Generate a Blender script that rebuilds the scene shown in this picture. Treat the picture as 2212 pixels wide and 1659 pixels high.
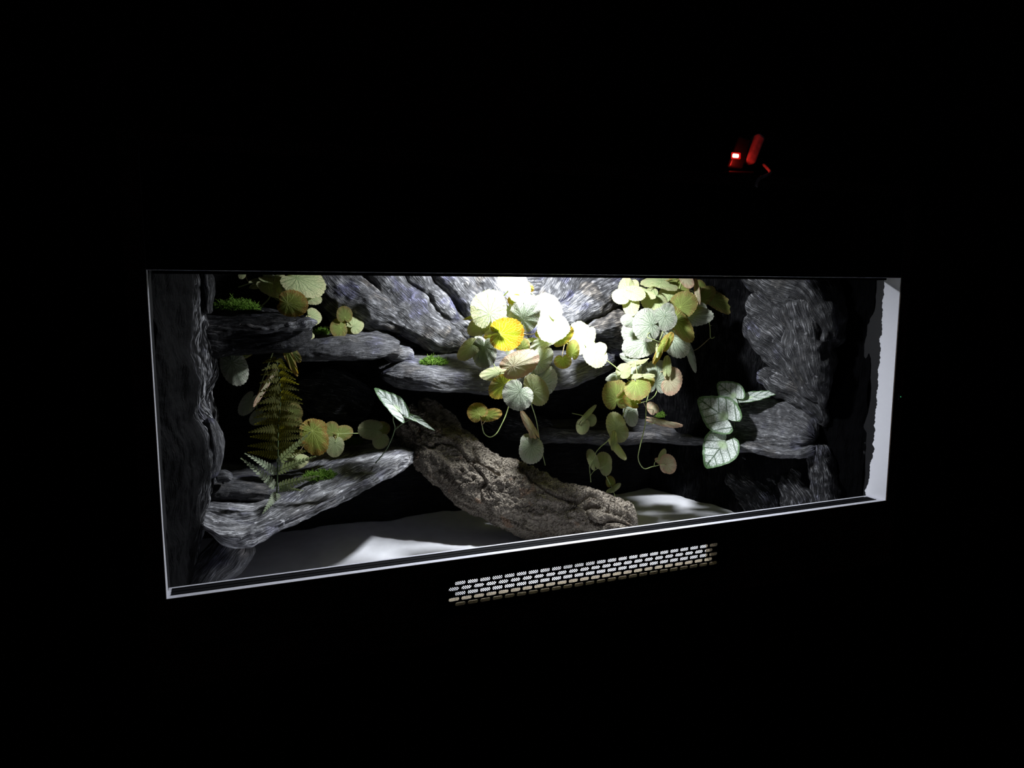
import bpy, bmesh, math, random
from mathutils import Vector, Matrix, noise
from math import sin, cos, pi, sqrt, radians
random.seed(7)
for o in list(bpy.data.objects): bpy.data.objects.remove(o)
SC = bpy.context.scene
COL = SC.collection

# ---------------- camera ----------------
CX, CY, FPX = 1106.0, 829.5, 1565.0
CR = Vector((0.932, -0.3624, 0.0014)).normalized()
CF = Vector((0.3597, 0.9244, -0.1266)).normalized()
CD = CF.cross(CR).normalized()           # image down
CR = CD.cross(CF).normalized()
CAM = Vector((0.0854, -0.9268, 0.3680))
cd = bpy.data.cameras.new('camera'); cam = bpy.data.objects.new('camera', cd); COL.objects.link(cam)
cd.sensor_width = 36; cd.lens = FPX/2212*36; cd.clip_start = 0.01
U_ = -CD; B_ = -CF
cam.matrix_world = Matrix(((CR.x, U_.x, B_.x, CAM.x), (CR.y, U_.y, B_.y, CAM.y), (CR.z, U_.z, B_.z, CAM.z), (0, 0, 0, 1)))
SC.camera = cam

# ---------------- world, lamp light, exposure ----------------
w = bpy.data.worlds.new('world'); SC.world = w; w.use_nodes = True
w.node_tree.nodes['Background'].inputs[0].default_value = (0.5, 0.45, 0.6, 1)
w.node_tree.nodes['Background'].inputs[1].default_value = 0.007
SC.view_settings.view_transform = 'Standard'; SC.view_settings.look = 'None'
SC.view_settings.gamma = 1; SC.view_settings.use_curve_mapping = False
SC.view_settings.exposure = 0.0
LAMP = Vector((0.622, 0.252, 0.505))
ld = bpy.data.lights.new('lamp_light', 'AREA'); ld.shape = 'DISK'; ld.size = 0.05
ld.energy = 9.0; ld.color = (0.90, 0.94, 1.0); ld.spread = radians(175)
lo = bpy.data.objects.new('lamp_light', ld); COL.objects.link(lo); lo.location = LAMP

# ---------------- helpers ----------------
def ray(x, y):
    return CR*((x-CX)/FPX) + CD*((y-CY)/FPX) + CF
def at(x, y, Y):
    d = ray(x, y); return CAM + d*((Y-CAM.y)/d.y)
def atz(x, y, Z):
    d = ray(x, y); return CAM + d*((Z-CAM.z)/d.z)
def link(o, parent=None):
    COL.objects.link(o)
    if parent: o.parent = parent
    return o
def thing(name, label, cat, loc=(0, 0, 0), group=None):
    o = bpy.data.objects.new(name, None); COL.objects.link(o); o.empty_display_size = 0.02
    o.location = loc; o['label'] = label; o['category'] = cat
    if group: o['group'] = group
    return o
def tag(o, label, cat, group=None):
    o['label'] = label; o['category'] = cat
    if group: o['group'] = group
    return o
def from_data(name, verts, faces, mat, parent=None, smooth=True):
    me = bpy.data.meshes.new(name)
    if parent:
        L = parent_world(parent)
        verts = [Vector(v)-L for v in verts]
    me.from_pydata([tuple(v) for v in verts], [], faces); me.update()
    if smooth: me.shade_smooth()
    me.materials.append(mat)
    o = bpy.data.objects.new(name, me)
    return link(o, parent)
def parent_world(p):
    L = Vector((0, 0, 0))
    while p: L += Vector(p.location); p = p.parent
    return L
def box(V, F, a, b):
    n = len(V); (x0, y0, z0), (x1, y1, z1) = a, b
    V += [(x0,y0,z0),(x1,y0,z0),(x1,y1,z0),(x0,y1,z0),(x0,y0,z1),(x1,y0,z1),(x1,y1,z1),(x0,y1,z1)]
    F += [tuple(n+i for i in f) for f in ((0,3,2,1),(4,5,6,7),(0,1,5,4),(1,2,6,5),(2,3,7,6),(3,0,4,7))]
def boxes(name, lst, mat, parent=None, bevel=0.0):
    V, F = [], []
    for a, b in lst: box(V, F, a, b)
    o = from_data(name, V, F, mat, parent, smooth=False)
    if bevel:
        m = o.modifiers.new('bevel', 'BEVEL'); m.width = bevel; m.segments = 2
    return o
def cr(P, t):
    n = len(P)-1; x = max(0.0, min(n-1e-9, t*n)); i = int(x); f = x-i
    p1, p2 = P[i], P[i+1]; p0 = P[i-1] if i > 0 else p1*2-p2; p3 = P[i+2] if i+2 <= n else p2*2-p1
    return 0.5*((2*p1) + (p2-p0)*f + (2*p0-5*p1+4*p2-p3)*f*f + (3*p1-p0-3*p2+p3)*f*f*f)
def tube_data(V, F, pts, r0, r1, ns=7, steps=None):
    n = steps or max(8, len(pts)*4)
    Q = [cr(pts, i/(n-1)) for i in range(n)]
    base = len(V); up = Vector((0.3, 0.2, 0.93))
    for i, q in enumerate(Q):
        t = (Q[min(i+1, n-1)]-Q[max(i-1, 0)]).normalized()
        a = t.cross(up)
        if a.length < 1e-3: a = t.cross(Vector((1, 0, 0)))
        a.normalize(); b = t.cross(a); r = r0+(r1-r0)*i/(n-1)
        for k in range(ns):
            an = 2*pi*k/ns; V.append(q+(a*cos(an)+b*sin(an))*r)
    for i in range(n-1):
        for k in range(ns):
            F.append((base+i*ns+k, base+i*ns+(k+1) % ns, base+(i+1)*ns+(k+1) % ns, base+(i+1)*ns+k))
    F.append(tuple(base+k for k in reversed(range(ns)))); F.append(tuple(base+(n-1)*ns+k for k in range(ns)))

# ---------------- materials ----------------
def newmat(name):
    m = bpy.data.materials.new(name); m.use_nodes = True
    nt = m.node_tree; nt.nodes.clear(); out = nt.nodes.new('ShaderNodeOutputMaterial')
    return m, nt, out
class N:
    def __init__(s, nt): s.nt = nt
    def n(s, t, **kw):
        x = s.nt.nodes.new(t)
        for k, v in kw.items(): setattr(x, k, v)
        return x
    def put(s, sock, v):
        if isinstance(v, bpy.types.NodeSocket): s.nt.links.new(v, sock)
        elif v is not None: sock.default_value = v
    def math(s, op, a, b=None, c=None, clamp=False):
        x = s.n('ShaderNodeMath', operation=op); x.use_clamp = clamp
        for i, v in enumerate((a, b, c)): s.put(x.inputs[i], v)
        return x.outputs[0]
    def sm(s, v, lo, hi, a=0.0, b=1.0):
        x = s.n('ShaderNodeMapRange', interpolation_type='SMOOTHSTEP')
        s.put(x.inputs[0], v); x.inputs[1].default_value = lo; x.inputs[2].default_value = hi
        x.inputs[3].default_value = a; x.inputs[4].default_value = b
        return x.outputs[0]
    def mix(s, f, a, b, bt='MIX'):
        x = s.n('ShaderNodeMix', data_type='RGBA', blend_type=bt)
        s.put(x.inputs[0], f)
        for k, v in ((6, a), (7, b)): s.put(x.inputs[k], v if isinstance(v, bpy.types.NodeSocket) else (*v, 1) if len(v) == 3 else v)
        return x.outputs[2]
    def noise(s, vec, scale, detail=4, rough=0.55, dist=0.0):
        x = s.n('ShaderNodeTexNoise'); s.put(x.inputs['Vector'], vec); x.inputs['Scale'].default_value = scale
        x.inputs['Detail'].default_value = detail; x.inputs['Roughness'].default_value = rough; x.inputs['Distortion'].default_value = dist
        return x.outputs[0]
    def vor(s, vec, scale, feature='DISTANCE_TO_EDGE'):
        x = s.n('ShaderNodeTexVoronoi', feature=feature); s.put(x.inputs['Vector'], vec); x.inputs['Scale'].default_value = scale
        return x.outputs[0]
    def mapping(s, vec, scale=(1, 1, 1), rot=(0, 0, 0), loc=(0, 0, 0)):
        x = s.n('ShaderNodeMapping'); s.put(x.inputs[0], vec); x.inputs[1].default_value = loc
        x.inputs[2].default_value = rot; x.inputs[3].default_value = scale
        return x.outputs[0]
    def bump(s, h, strength, dist, normal=None):
        x = s.n('ShaderNodeBump'); s.put(x.inputs['Height'], h); x.inputs['Strength'].default_value = strength
        x.inputs['Distance'].default_value = dist
        if normal: s.put(x.inputs['Normal'], normal)
        return x.outputs[0]
    def bsdf(s, col, rough=0.5, normal=None, spec=0.5, metal=0.0):
        x = s.n('ShaderNodeBsdfPrincipled')
        s.put(x.inputs['Base Color'], col if isinstance(col, bpy.types.NodeSocket) else (*col, 1))
        s.put(x.inputs['Roughness'], rough); x.inputs['Specular IOR Level'].default_value = spec; x.inputs['Metallic'].default_value = metal
        if normal: s.put(x.inputs['Normal'], normal)
        return x.outputs[0]
def simple(name, col, rough=0.5, spec=0.5, metal=0.0, nscale=200, namp=0.06):
    m, nt, out = newmat(name); g = N(nt)
    tc = g.n('ShaderNodeTexCoord').outputs['Object']
    nz = g.noise(tc, nscale, 3)
    c = g.mix(g.sm(nz, 0.3, 0.7), [x*(1-namp) for x in col], [min(1, x*(1+namp)) for x in col])
    nt.links.new(g.bsdf(c, rough, g.bump(nz, 0.15, 0.0005), spec, metal), out.inputs[0])
    return m
def emis(name, col, st):
    m, nt, out = newmat(name); e = nt.nodes.new('ShaderNodeEmission')
    e.inputs[0].default_value = (*col, 1); e.inputs[1].default_value = st
    nt.links.new(e.outputs[0], out.inputs[0]); return m

M_WHITE = simple('white_board', (0.50, 0.50, 0.55), 0.55, 0.3)
M_FLOOR = simple('white_floor_sheet', (0.74, 0.74, 0.77), 0.7, 0.15, nscale=30, namp=0.05)
M_BLACKP = simple('black_plastic', (0.008, 0.008, 0.01), 0.6, 0.15)
M_BLACKM = simple('black_matt', (0.004, 0.004, 0.005), 0.8, 0.08)
M_CHIP = simple('raw_chipboard', (0.42, 0.36, 0.27), 0.9, 0.1, nscale=450, namp=0.45)
M_ROOM = simple('dark_paint', (0.02, 0.018, 0.02), 0.9, 0.1)
M_BULB = emis('bulb_glow', (0.9, 0.94, 1.0), 9.0)
M_GREENLED = emis('green_led', (0.10, 0.9, 0.35), 0.35)
M_REDLED = emis('red_led', (1.0, 0.12, 0.08), 14.0)

def wood_outside():
    m, nt, out = newmat('dark_wood_laminate'); g = N(nt)
    tc = g.n('ShaderNodeTexCoord').outputs['Object']
    a = g.noise(g.mapping(tc, (3, 3, 90)), 1.0, 5)
    c = g.mix(g.sm(a, 0.35, 0.65), (0.020, 0.012, 0.008), (0.045, 0.026, 0.017))
    nt.links.new(g.bsdf(c, 0.6, g.bump(a, 0.2, 0.0005), 0.3), out.inputs[0]); return m
M_WOOD = wood_outside()

def liner(name, e0, amp):
    # white board painted black from a ragged line inwards
    m, nt, out = newmat(name); g = N(nt)
    sep = g.n('ShaderNodeSeparateXYZ'); tc = g.n('ShaderNodeNewGeometry').outputs['Position']; nt.links.new(tc, sep.inputs[0])
    nz = g.noise(g.mapping(tc, (0, 15, 60)), 1.0, 5, 0.6)
    low = g.math('MULTIPLY', g.sm(sep.outputs[2], -0.02, 0.10, 1.0, 0.0), 0.012)
    lim = g.math('ADD', g.math('MULTIPLY_ADD', g.math('SUBTRACT', nz, 0.5), amp, e0), low)
    k = g.math('GREATER_THAN', sep.outputs[1], lim)
    c = g.mix(k, (0.52, 0.52, 0.56), (0.004, 0.004, 0.005))
    nt.links.new(g.bsdf(c, 0.6, None, 0.2), out.inputs[0]); return m
M_LINR = liner('right_liner_paint', 0.033, 0.02)
M_LINL = liner('left_liner_paint', 0.014, 0.004)

def rockmat(name, amount=1.0, tint=0.5, fine=1.0, base=0.016, fade=None, spec=0.35, rlo=0.4, sparse=0.0, cs=1.0, ux=1.0):
    m, nt, out = newmat(name); g = N(nt)
    tc = g.n('ShaderNodeTexCoord'); uv = tc.outputs['UV']; ob = tc.outputs['Object']
    warp = g.n('ShaderNodeVectorMath', operation='MULTIPLY_ADD')
    nz = g.n('ShaderNodeTexNoise'); nt.links.new(uv, nz.inputs['Vector']); nz.inputs['Scale'].default_value = 16; nz.inputs['Detail'].default_value = 4
    nt.links.new(nz.outputs['Color'], warp.inputs[0]); warp.inputs[1].default_value = (0.014, 0.020, 0); nt.links.new(uv, warp.inputs[2])
    wv = warp.outputs[0]
    grain = g.noise(g.mapping(wv, (45*fine*ux, 560*fine, 1)), 1.0, 3, 0.6, 0.5)
    grain2 = g.noise(g.mapping(wv, (26*fine*ux, 190*fine, 1), loc=(3, 5, 0)), 1.0, 4, 0.65, 0.8)
    patch = g.noise(ob, 11, 3, 0.6)
    tex = g.noise(ob, 300, 3, 0.7)
    lump = g.sm(g.vor(ob, 75, 'F1'), 0.1, 0.5, 1.0, 0.0)
    geo = g.n('ShaderNodeNewGeometry'); pt = g.sm(geo.outputs['Pointiness'], 0.49, 0.56)
    pt2 = g.sm(geo.outputs['Pointiness'], 0.40, 0.49)
    streak = g.sm(grain, 0.40+sparse, 0.62+sparse*0.5)
    str2 = g.sm(grain2, 0.38+sparse, 0.60+sparse*0.5)
    s = g.math('MULTIPLY', g.math('MULTIPLY_ADD', streak, 0.55, 0.15 if not sparse else 0.0), g.math('MULTIPLY_ADD', str2, 0.8, 0.2 if not sparse else 0.0))
    s = g.math('MULTIPLY', s, g.sm(patch, 0.36, 0.60, 0.22, 1.0))
    s = g.math('MULTIPLY', s, g.sm(tex, 0.3, 0.6, 0.6, 1.0))
    s = g.math('MULTIPLY', s, pt2)
    s = g.math('ADD', s, g.math('MULTIPLY', g.math('MULTIPLY', pt, streak), 0.7))
    s = g.math('ADD', s, g.math('MULTIPLY', g.sm(g.noise(ob, 95, 2), 0.66, 0.72), 0.35))
    s = g.math('MULTIPLY', s, amount, clamp=True)
    if fade:   # the drybrushing starts behind a line; in front of it the foam is plain black
        sp = g.n('ShaderNodeSeparateXYZ'); nt.links.new(geo.outputs['Position'], sp.inputs[0])
        s = g.math('MULTIPLY', s, g.sm(g.math('ADD', sp.outputs[1], g.math('MULTIPLY', g.math('SUBTRACT', patch, 0.5), 0.08)), *fade))
    huen = g.noise(ob, 17, 2, 0.5)
    col = g.mix(g.math('MULTIPLY', g.sm(huen, 0.56, 0.66), tint), tuple(min(.8, c*cs) for c in (0.40, 0.40, 0.42)), tuple(min(.8, c*cs) for c in (0.25, 0.25, 0.48)))
    col = g.mix(g.math('MULTIPLY', g.sm(huen, 0.44, 0.36), tint), col, (0.36, 0.31, 0.25))
    col0 = (base, base, base*1.15)
    base = g.mix(s, col0, col)
    base = g.mix(g.sm(s, 0.8, 1.1), base, (0.60, 0.60, 0.62))
    h = g.math('ADD', g.math('MULTIPLY', grain, 0.9), g.math('MULTIPLY', grain2, 1.3))
    h = g.math('ADD', h, g.math('MULTIPLY', tex, 0.5))
    nt.links.new(g.bsdf(base, g.sm(tex, 0.3, 0.7, rlo, 0.75), g.bump(h, 1.0, 0.0022), spec), out.inputs[0])
    return m
M_ROCK = rockmat('carved_rock_drybrushed', 0.66)
M_RIDGE = rockmat('carved_ridge_drybrushed', 0.95, 0.8, base=0.012)
M_LOWL = rockmat('carved_rock_pale_drybrush', 2.6, 0.25, cs=1.5)
M_ROCKD = rockmat('carved_rock_dark', 0.6, 0.3, base=0.005, sparse=0.06, spec=0.15, rlo=0.55)
M_BACKD = rockmat('backdrop_black', 0.06, 0.3, base=0.004, spec=0.06, rlo=0.7)
M_LEFTR = rockmat('left_rock_paint', 2.6, 0.2, base=0.003, fade=(0.13, 0.19), sparse=0.055, cs=1.3, spec=0.06, rlo=0.7)
M_RIGHTR = rockmat('right_rock_black', 0.04, 0.2, base=0.002, fade=(0.1, 0.3), spec=0.0, rlo=0.7)
M_ROCKB = rockmat('carved_rock_bold', 0.85, 0.6, 1.0, ux=0.5, base=0.010, sparse=0.05)

def corkmat():
    m, nt, out = newmat('cork_bark'); g = N(nt)
    tc = g.n('ShaderNodeTexCoord'); ob = tc.outputs['Object']; uv = tc.outputs['UV']
    n1 = g.noise(g.mapping(uv, (420, 60, 1)), 1.0, 4, 0.65, 0.6)
    n2 = g.noise(ob, 55, 5, 0.65); n3 = g.noise(ob, 420, 3, 0.7); v = g.vor(ob, 150)
    geo = g.n('ShaderNodeNewGeometry'); pt = g.sm(geo.outputs['Pointiness'], 0.43, 0.55)
    c = g.mix(g.sm(n2, 0.35, 0.68), (0.075, 0.058, 0.044), (0.22, 0.185, 0.145))
    c = g.mix(g.math('MULTIPLY', g.sm(n1, 0.54, 0.42), 0.8), c, (0.055, 0.043, 0.033))
    c = g.mix(g.math('MULTIPLY', pt, 0.7), c, (0.36, 0.32, 0.26))
    c = g.mix(g.sm(geo.outputs['Pointiness'], 0.46, 0.38), c, (0.035, 0.027, 0.02))
    c = g.mix(g.math('MULTIPLY', g.sm(g.noise(ob, 30, 2), 0.62, 0.72), 0.5), c, (0.30, 0.17, 0.10))
    h = g.math('ADD', g.math('MULTIPLY', n1, 1.2), g.math('ADD', g.math('MULTIPLY', n3, 0.5), g.math('MULTIPLY', g.sm(v, 0, 0.25), 0.5)))
    nt.links.new(g.bsdf(c, 0.85, g.bump(h, 1.0, 0.0035), 0.2), out.inputs[0]); return m
M_CORK = corkmat()
M_CORKIN = simple('cork_inner', (0.30, 0.19, 0.12), 0.85, 0.2, nscale=90, namp=0.5)

def leafmat(name, face, rim, vein, tr, tr_rim, tr_vein, trw=0.4, veins=11, rimlo=0.5, darkv=0.8):
    m, nt, out = newmat(name); g = N(nt)
    tc = g.n('ShaderNodeTexCoord'); uv = tc.outputs['UV']
    at_ = g.n('ShaderNodeAttribute', attribute_name='rim').outputs['Fac']
    sep = g.n('ShaderNodeSeparateXYZ'); nt.links.new(g.mapping(uv, loc=(-0.5, -0.5, 0)), sep.inputs[0])
    x, y = sep.outputs[0], sep.outputs[1]
    r = g.math('SQRT', g.math('ADD', g.math('MULTIPLY', x, x), g.math('MULTIPLY', y, y)))
    rnd = g.n('ShaderNodeObjectInfo').outputs['Random']
    wob = g.noise(uv, 7, 2)
    ang = g.math('ADD', g.math('ARCTAN2', y, x), g.math('MULTIPLY', g.math('SUBTRACT', wob, 0.5), 0.45))
    def rays(nv, off, lo, hi, r0=None):
        f_ = g.math('ABSOLUTE', g.math('SUBTRACT', g.math('FRACT', g.math('MULTIPLY_ADD', ang, nv/(2*pi), off)), 0.5))
        v_ = g.sm(g.math('MULTIPLY', g.math('MULTIPLY', f_, 2*pi/nv), r), lo, hi, 1.0, 0.0)
        return g.math('MULTIPLY', v_, g.sm(r, r0, r0+0.06)) if r0 else v_
    ve = g.math('MAXIMUM', rays(veins, 0.5, 0.0025, 0.009), rays(veins, 0.0, 0.0015, 0.007, 0.13))
    ve = g.math('MAXIMUM', ve, g.math('MULTIPLY', rays(veins*2, 0.0, 0.001, 0.006, 0.26), 0.8))
    v3 = g.sm(g.vor(uv, 17), 0.01, 0.06, 0.35, 0.0)
    ve = g.math('MAXIMUM', ve, v3)
    blot = g.noise(uv, 5, 3, 0.6)
    rm = g.sm(g.math('ADD', at_, g.math('MULTIPLY', g.math('SUBTRACT', blot, 0.5), 0.9)), rimlo, 1.0)
    fc = g.mix(rm, face, rim); fc = g.mix(g.math('MULTIPLY', g.sm(g.noise(uv, 16, 3), 0.4, 0.7), 0.25), fc, [c*0.6 for c in face])
    fc = g.mix(g.math('MULTIPLY', ve, darkv), fc, vein)
    hv = g.n('ShaderNodeHueSaturation'); nt.links.new(fc, hv.inputs['Color'])
    nt.links.new(g.sm(rnd, 0, 1, 0.8, 1.15), hv.inputs['Value'])
    tcx = g.mix(rm, tr, tr_rim); tcx = g.mix(g.math('MULTIPLY', ve, 0.85), tcx, tr_vein)
    dif = g.bsdf(hv.outputs[0], 0.65, g.bump(g.math('SUBTRACT', 1.0, ve), 0.6, 0.0016), 0.25)
    tl = g.n('ShaderNodeBsdfTranslucent'); nt.links.new(tcx, tl.inputs[0])
    mx = g.n('ShaderNodeMixShader'); mx.inputs[0].default_value = trw
    nt.links.new(dif, mx.inputs[1]); nt.links.new(tl.outputs[0], mx.inputs[2]); nt.links.new(mx.outputs[0], out.inputs[0])
    return m
LM = {
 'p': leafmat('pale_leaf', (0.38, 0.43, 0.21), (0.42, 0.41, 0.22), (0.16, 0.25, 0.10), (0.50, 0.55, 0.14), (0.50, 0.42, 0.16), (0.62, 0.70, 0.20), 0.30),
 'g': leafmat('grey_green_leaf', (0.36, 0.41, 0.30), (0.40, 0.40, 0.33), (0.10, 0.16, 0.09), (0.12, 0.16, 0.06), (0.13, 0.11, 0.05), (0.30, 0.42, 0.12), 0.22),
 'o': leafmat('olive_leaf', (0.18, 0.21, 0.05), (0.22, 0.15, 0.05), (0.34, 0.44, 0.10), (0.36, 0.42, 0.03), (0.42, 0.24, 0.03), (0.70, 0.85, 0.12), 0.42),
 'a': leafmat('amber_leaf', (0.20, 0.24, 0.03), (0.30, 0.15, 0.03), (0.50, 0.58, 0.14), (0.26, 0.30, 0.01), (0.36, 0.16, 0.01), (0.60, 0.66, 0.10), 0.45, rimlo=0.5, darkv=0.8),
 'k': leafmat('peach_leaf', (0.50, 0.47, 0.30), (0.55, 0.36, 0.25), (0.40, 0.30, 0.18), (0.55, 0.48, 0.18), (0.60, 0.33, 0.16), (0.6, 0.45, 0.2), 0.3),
}
def silvermat():
    m, nt, out = newmat('silver_veined_leaf'); g = N(nt)
    tc = g.n('ShaderNodeTexCoord'); uv = tc.outputs['UV']
    rimv = g.n('ShaderNodeAttribute', attribute_name='rim').outputs['Fac']
    sep = g.n('ShaderNodeSeparateXYZ'); nt.links.new(g.mapping(uv, loc=(-0.5, -0.5, 0)), sep.inputs[0])
    x, y = sep.outputs[0], sep.outputs[1]; ay = g.math('ABSOLUTE', y)
    ay = g.math('ADD', ay, g.math('MULTIPLY', g.math('SUBTRACT', g.noise(uv, 9, 2), 0.5), 0.03))
    mid = g.sm(ay, 0.004, 0.014, 1.0, 0.0)
    side = g.math('ABSOLUTE', g.math('SUBTRACT', g.math('FRACT', g.math('MULTIPLY', g.math('SUBTRACT', x, g.math('MULTIPLY', ay, 0.9)), 6.5)), 0.5))
    side = g.sm(side, 0.03, 0.09, 1.0, 0.0)
    net = g.sm(g.vor(g.mapping(uv, (1, 1.5, 1)), 24), 0.01, 0.09, 0.75, 0.0)
    ve = g.math('MAXIMUM', mid, g.math('MAXIMUM', side, net))
    edge = g.sm(g.math('ADD', rimv, g.math('MULTIPLY', g.math('SUBTRACT', g.noise(uv, 14, 3), 0.5), 0.25)), 0.84, 0.93)
    c = g.mix(ve, (0.58, 0.63, 0.58), (0.03, 0.07, 0.03)); c = g.mix(edge, c, (0.08, 0.16, 0.06))
    c = g.mix(g.sm(g.math('SQRT', g.math('ADD', g.math('MULTIPLY', x, x), g.math('MULTIPLY', y, y))), 0.10, 0.02), c, (0.45, 0.60, 0.33))
    dif = g.bsdf(c, 0.45, g.bump(g.math('SUBTRACT', 1.0, ve), 0.3, 0.001), 0.4)
    tl = g.n('ShaderNodeBsdfTranslucent'); nt.links.new(g.mix(ve, (0.4, 0.55, 0.3), (0.2, 0.35, 0.08)), tl.inputs[0])
    mx = g.n('ShaderNodeMixShader'); mx.inputs[0].default_value = 0.25
    nt.links.new(dif, mx.inputs[1]); nt.links.new(tl.outputs[0], mx.inputs[2]); nt.links.new(mx.outputs[0], out.inputs[0]); return m
M_SILVER = silvermat()
M_STEM = simple('green_stem', (0.30, 0.36, 0.14), 0.5, 0.3)
M_STEMP = simple('pinkish_petiole', (0.46, 0.36, 0.20), 0.5, 0.3)
M_STEMD = simple('dark_green_stem', (0.08, 0.12, 0.05), 0.5, 0.3)
def greenmat(name, c0, c1, tr, w=0.35):
    m, nt, out = newmat(name); g = N(nt)
    ob = g.n('ShaderNodeTexCoord').outputs['Object']; c = g.mix(g.sm(g.noise(ob, 120, 3), 0.35, 0.65), c0, c1)
    tl = g.n('ShaderNodeBsdfTranslucent'); tl.inputs[0].default_value = (*tr, 1)
    mx = g.n('ShaderNodeMixShader'); mx.inputs[0].default_value = w
    nt.links.new(g.bsdf(c, 0.75, None, 0.08), mx.inputs[1]); nt.links.new(tl.outputs[0], mx.inputs[2]); nt.links.new(mx.outputs[0], out.inputs[0]); return m
M_MOSS = greenmat('moss_green', (0.12, 0.24, 0.03), (0.26, 0.42, 0.08), (0.25, 0.5, 0.05), 0.3)
M_FERN_LIT = greenmat('fern_lit_pale', (0.28, 0.34, 0.22), (0.38, 0.42, 0.30), (0.35, 0.42, 0.15), 0.3)  # lit lower leaflets: the lamplight is put into a paler colour
M_FERN_BACKLIT = greenmat('fern_backlit_olive', (0.05, 0.055, 0.014), (0.08, 0.08, 0.02), (0.30, 0.27, 0.02), 0.45)  # backlit leaflets: the shade is put into a darker olive colour

# ---------------- grid surfaces ----------------
def grid(name, P, mat, parent, closed=False, amp=(0.006, 0.0018), fs=(14, 75, 14), seed=0, caps=False):
    nu, nv = len(P), len(P[0])
    V = [p for row in P for p in row]
    jm, im = nv//2, nu//2
    us = [0.0]
    for i in range(1, nu): us.append(us[-1]+(P[i][jm]-P[i-1][jm]).length)
    vs = [0.0]
    for j in range(1, nv+1): vs.append(vs[-1]+(P[im][j % nv]-P[im][j-1]).length)
    F = []; UVF = []
    for i in range(nu-1):
        for j in range(nv if closed else nv-1):
            j2 = (j+1) % nv
            F.append((i*nv+j, (i+1)*nv+j, (i+1)*nv+j2, i*nv+j2))
            UVF += [(us[i], vs[j]), (us[i+1], vs[j]), (us[i+1], vs[j+1]), (us[i], vs[j+1])]
    o = from_data(name, V, F, mat, parent)
    me = o.data
    ns = [v.normal.copy() for v in me.vertices]
    a1, a2 = amp; f1, fv, fu = fs
    for i in range(nu):
        for j in range(nv):
            k = i*nv+j; p = V[k]; u = us[i]; 
            v = min(vs[j], vs[nv]-vs[j]+0.0) if closed else vs[j]
            q = Vector((p.x*f1+seed*3.1, p.y*f1, p.z*f1))
            d = a1*(noise.fractal(q, 0.9, 2.1, 4)) 
            wb = noise.noise(Vector((u*16, v*16, seed+7.7)))*0.7
            d += a2*(noise.noise(Vector((u*fu, v*fv+wb*2.2, seed+1.3))) + 0.6*noise.noise(Vector((u*fu*2.5, v*fv*2.6+wb*4, seed+4.3))))
            cr_ = noise.noise(Vector((p.x*40, p.y*40, p.z*40+seed)))
            d += 0.0007*cr_
            me.vertices[k].co += ns[k]*d
    uvl = me.uv_layers.new(name='UVMap')
    for i, t in enumerate(UVF): uvl.data[i].uv = t
    me.update()
    return o
def resample(rows, nu, nv):
    # rows: list (along u) of lists (along v) of Vectors
    cols = [[cr(r, j/(nv-1)) for j in range(nv)] for r in rows]
    return [[cr([c[j] for c in cols], i/(nu-1)) for j in range(nv)] for i in range(nu)]
def ledge(name, cols, mat, parent, res=0.0027, seed=0, amp=(0.006, 0.0018), dip=0.0, cap=(True, True), lift=0.004):
    rows = []
    for (px, pb, pe, po, Yb, Yf) in cols:
        p1 = at(px, pb, Yb); p0 = p1+Vector((0, 0.06, 0.004)); p3 = at(px, pe, Yf+0.010); p4 = at(px, pe*0.4+po*0.6, Yf)
        p5 = at(px, po, Yf+0.014); p2 = (p1+p3)/2+Vector((0, 0, lift-dip))
        p6 = Vector((p1.x*0.6+p5.x*0.4, (p1.y*0.6+p5.y*0.4), p5.z+0.006)); p7 = Vector((p1.x, p1.y+0.06, p5.z+0.004))
        rows.append([p0, p1, p2, p3, p4, p5, p6, p7])
    def squash(r, k):
        c = sum(r, Vector())/len(r); return [c+(p-c)*k for p in r]
    if cap[0]:
        a = rows[0]; d = sum((a[i]-rows[1][i] for i in range(8)), Vector())/8
        rows = [[p+d*0.22 for p in squash(a, 0.05)], [p+d*0.12 for p in squash(a, 0.6)]]+rows
    if cap[1]:
        a = rows[-1]; d = sum((a[i]-rows[-2][i] for i in range(8)), Vector())/8
        rows = rows+[[p+d*0.12 for p in squash(a, 0.6)], [p+d*0.22 for p in squash(a, 0.05)]]
    L = sum((rows[i+1][3]-rows[i][3]).length for i in range(len(rows)-1))
    m = rows[len(rows)//2]; Lv = sum((m[i+1]-m[i]).length for i in range(7))
    return grid(name, resample(rows, max(20, int(L/res)), max(20, int(Lv/res))), mat, parent, seed=seed, amp=amp)
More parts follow.
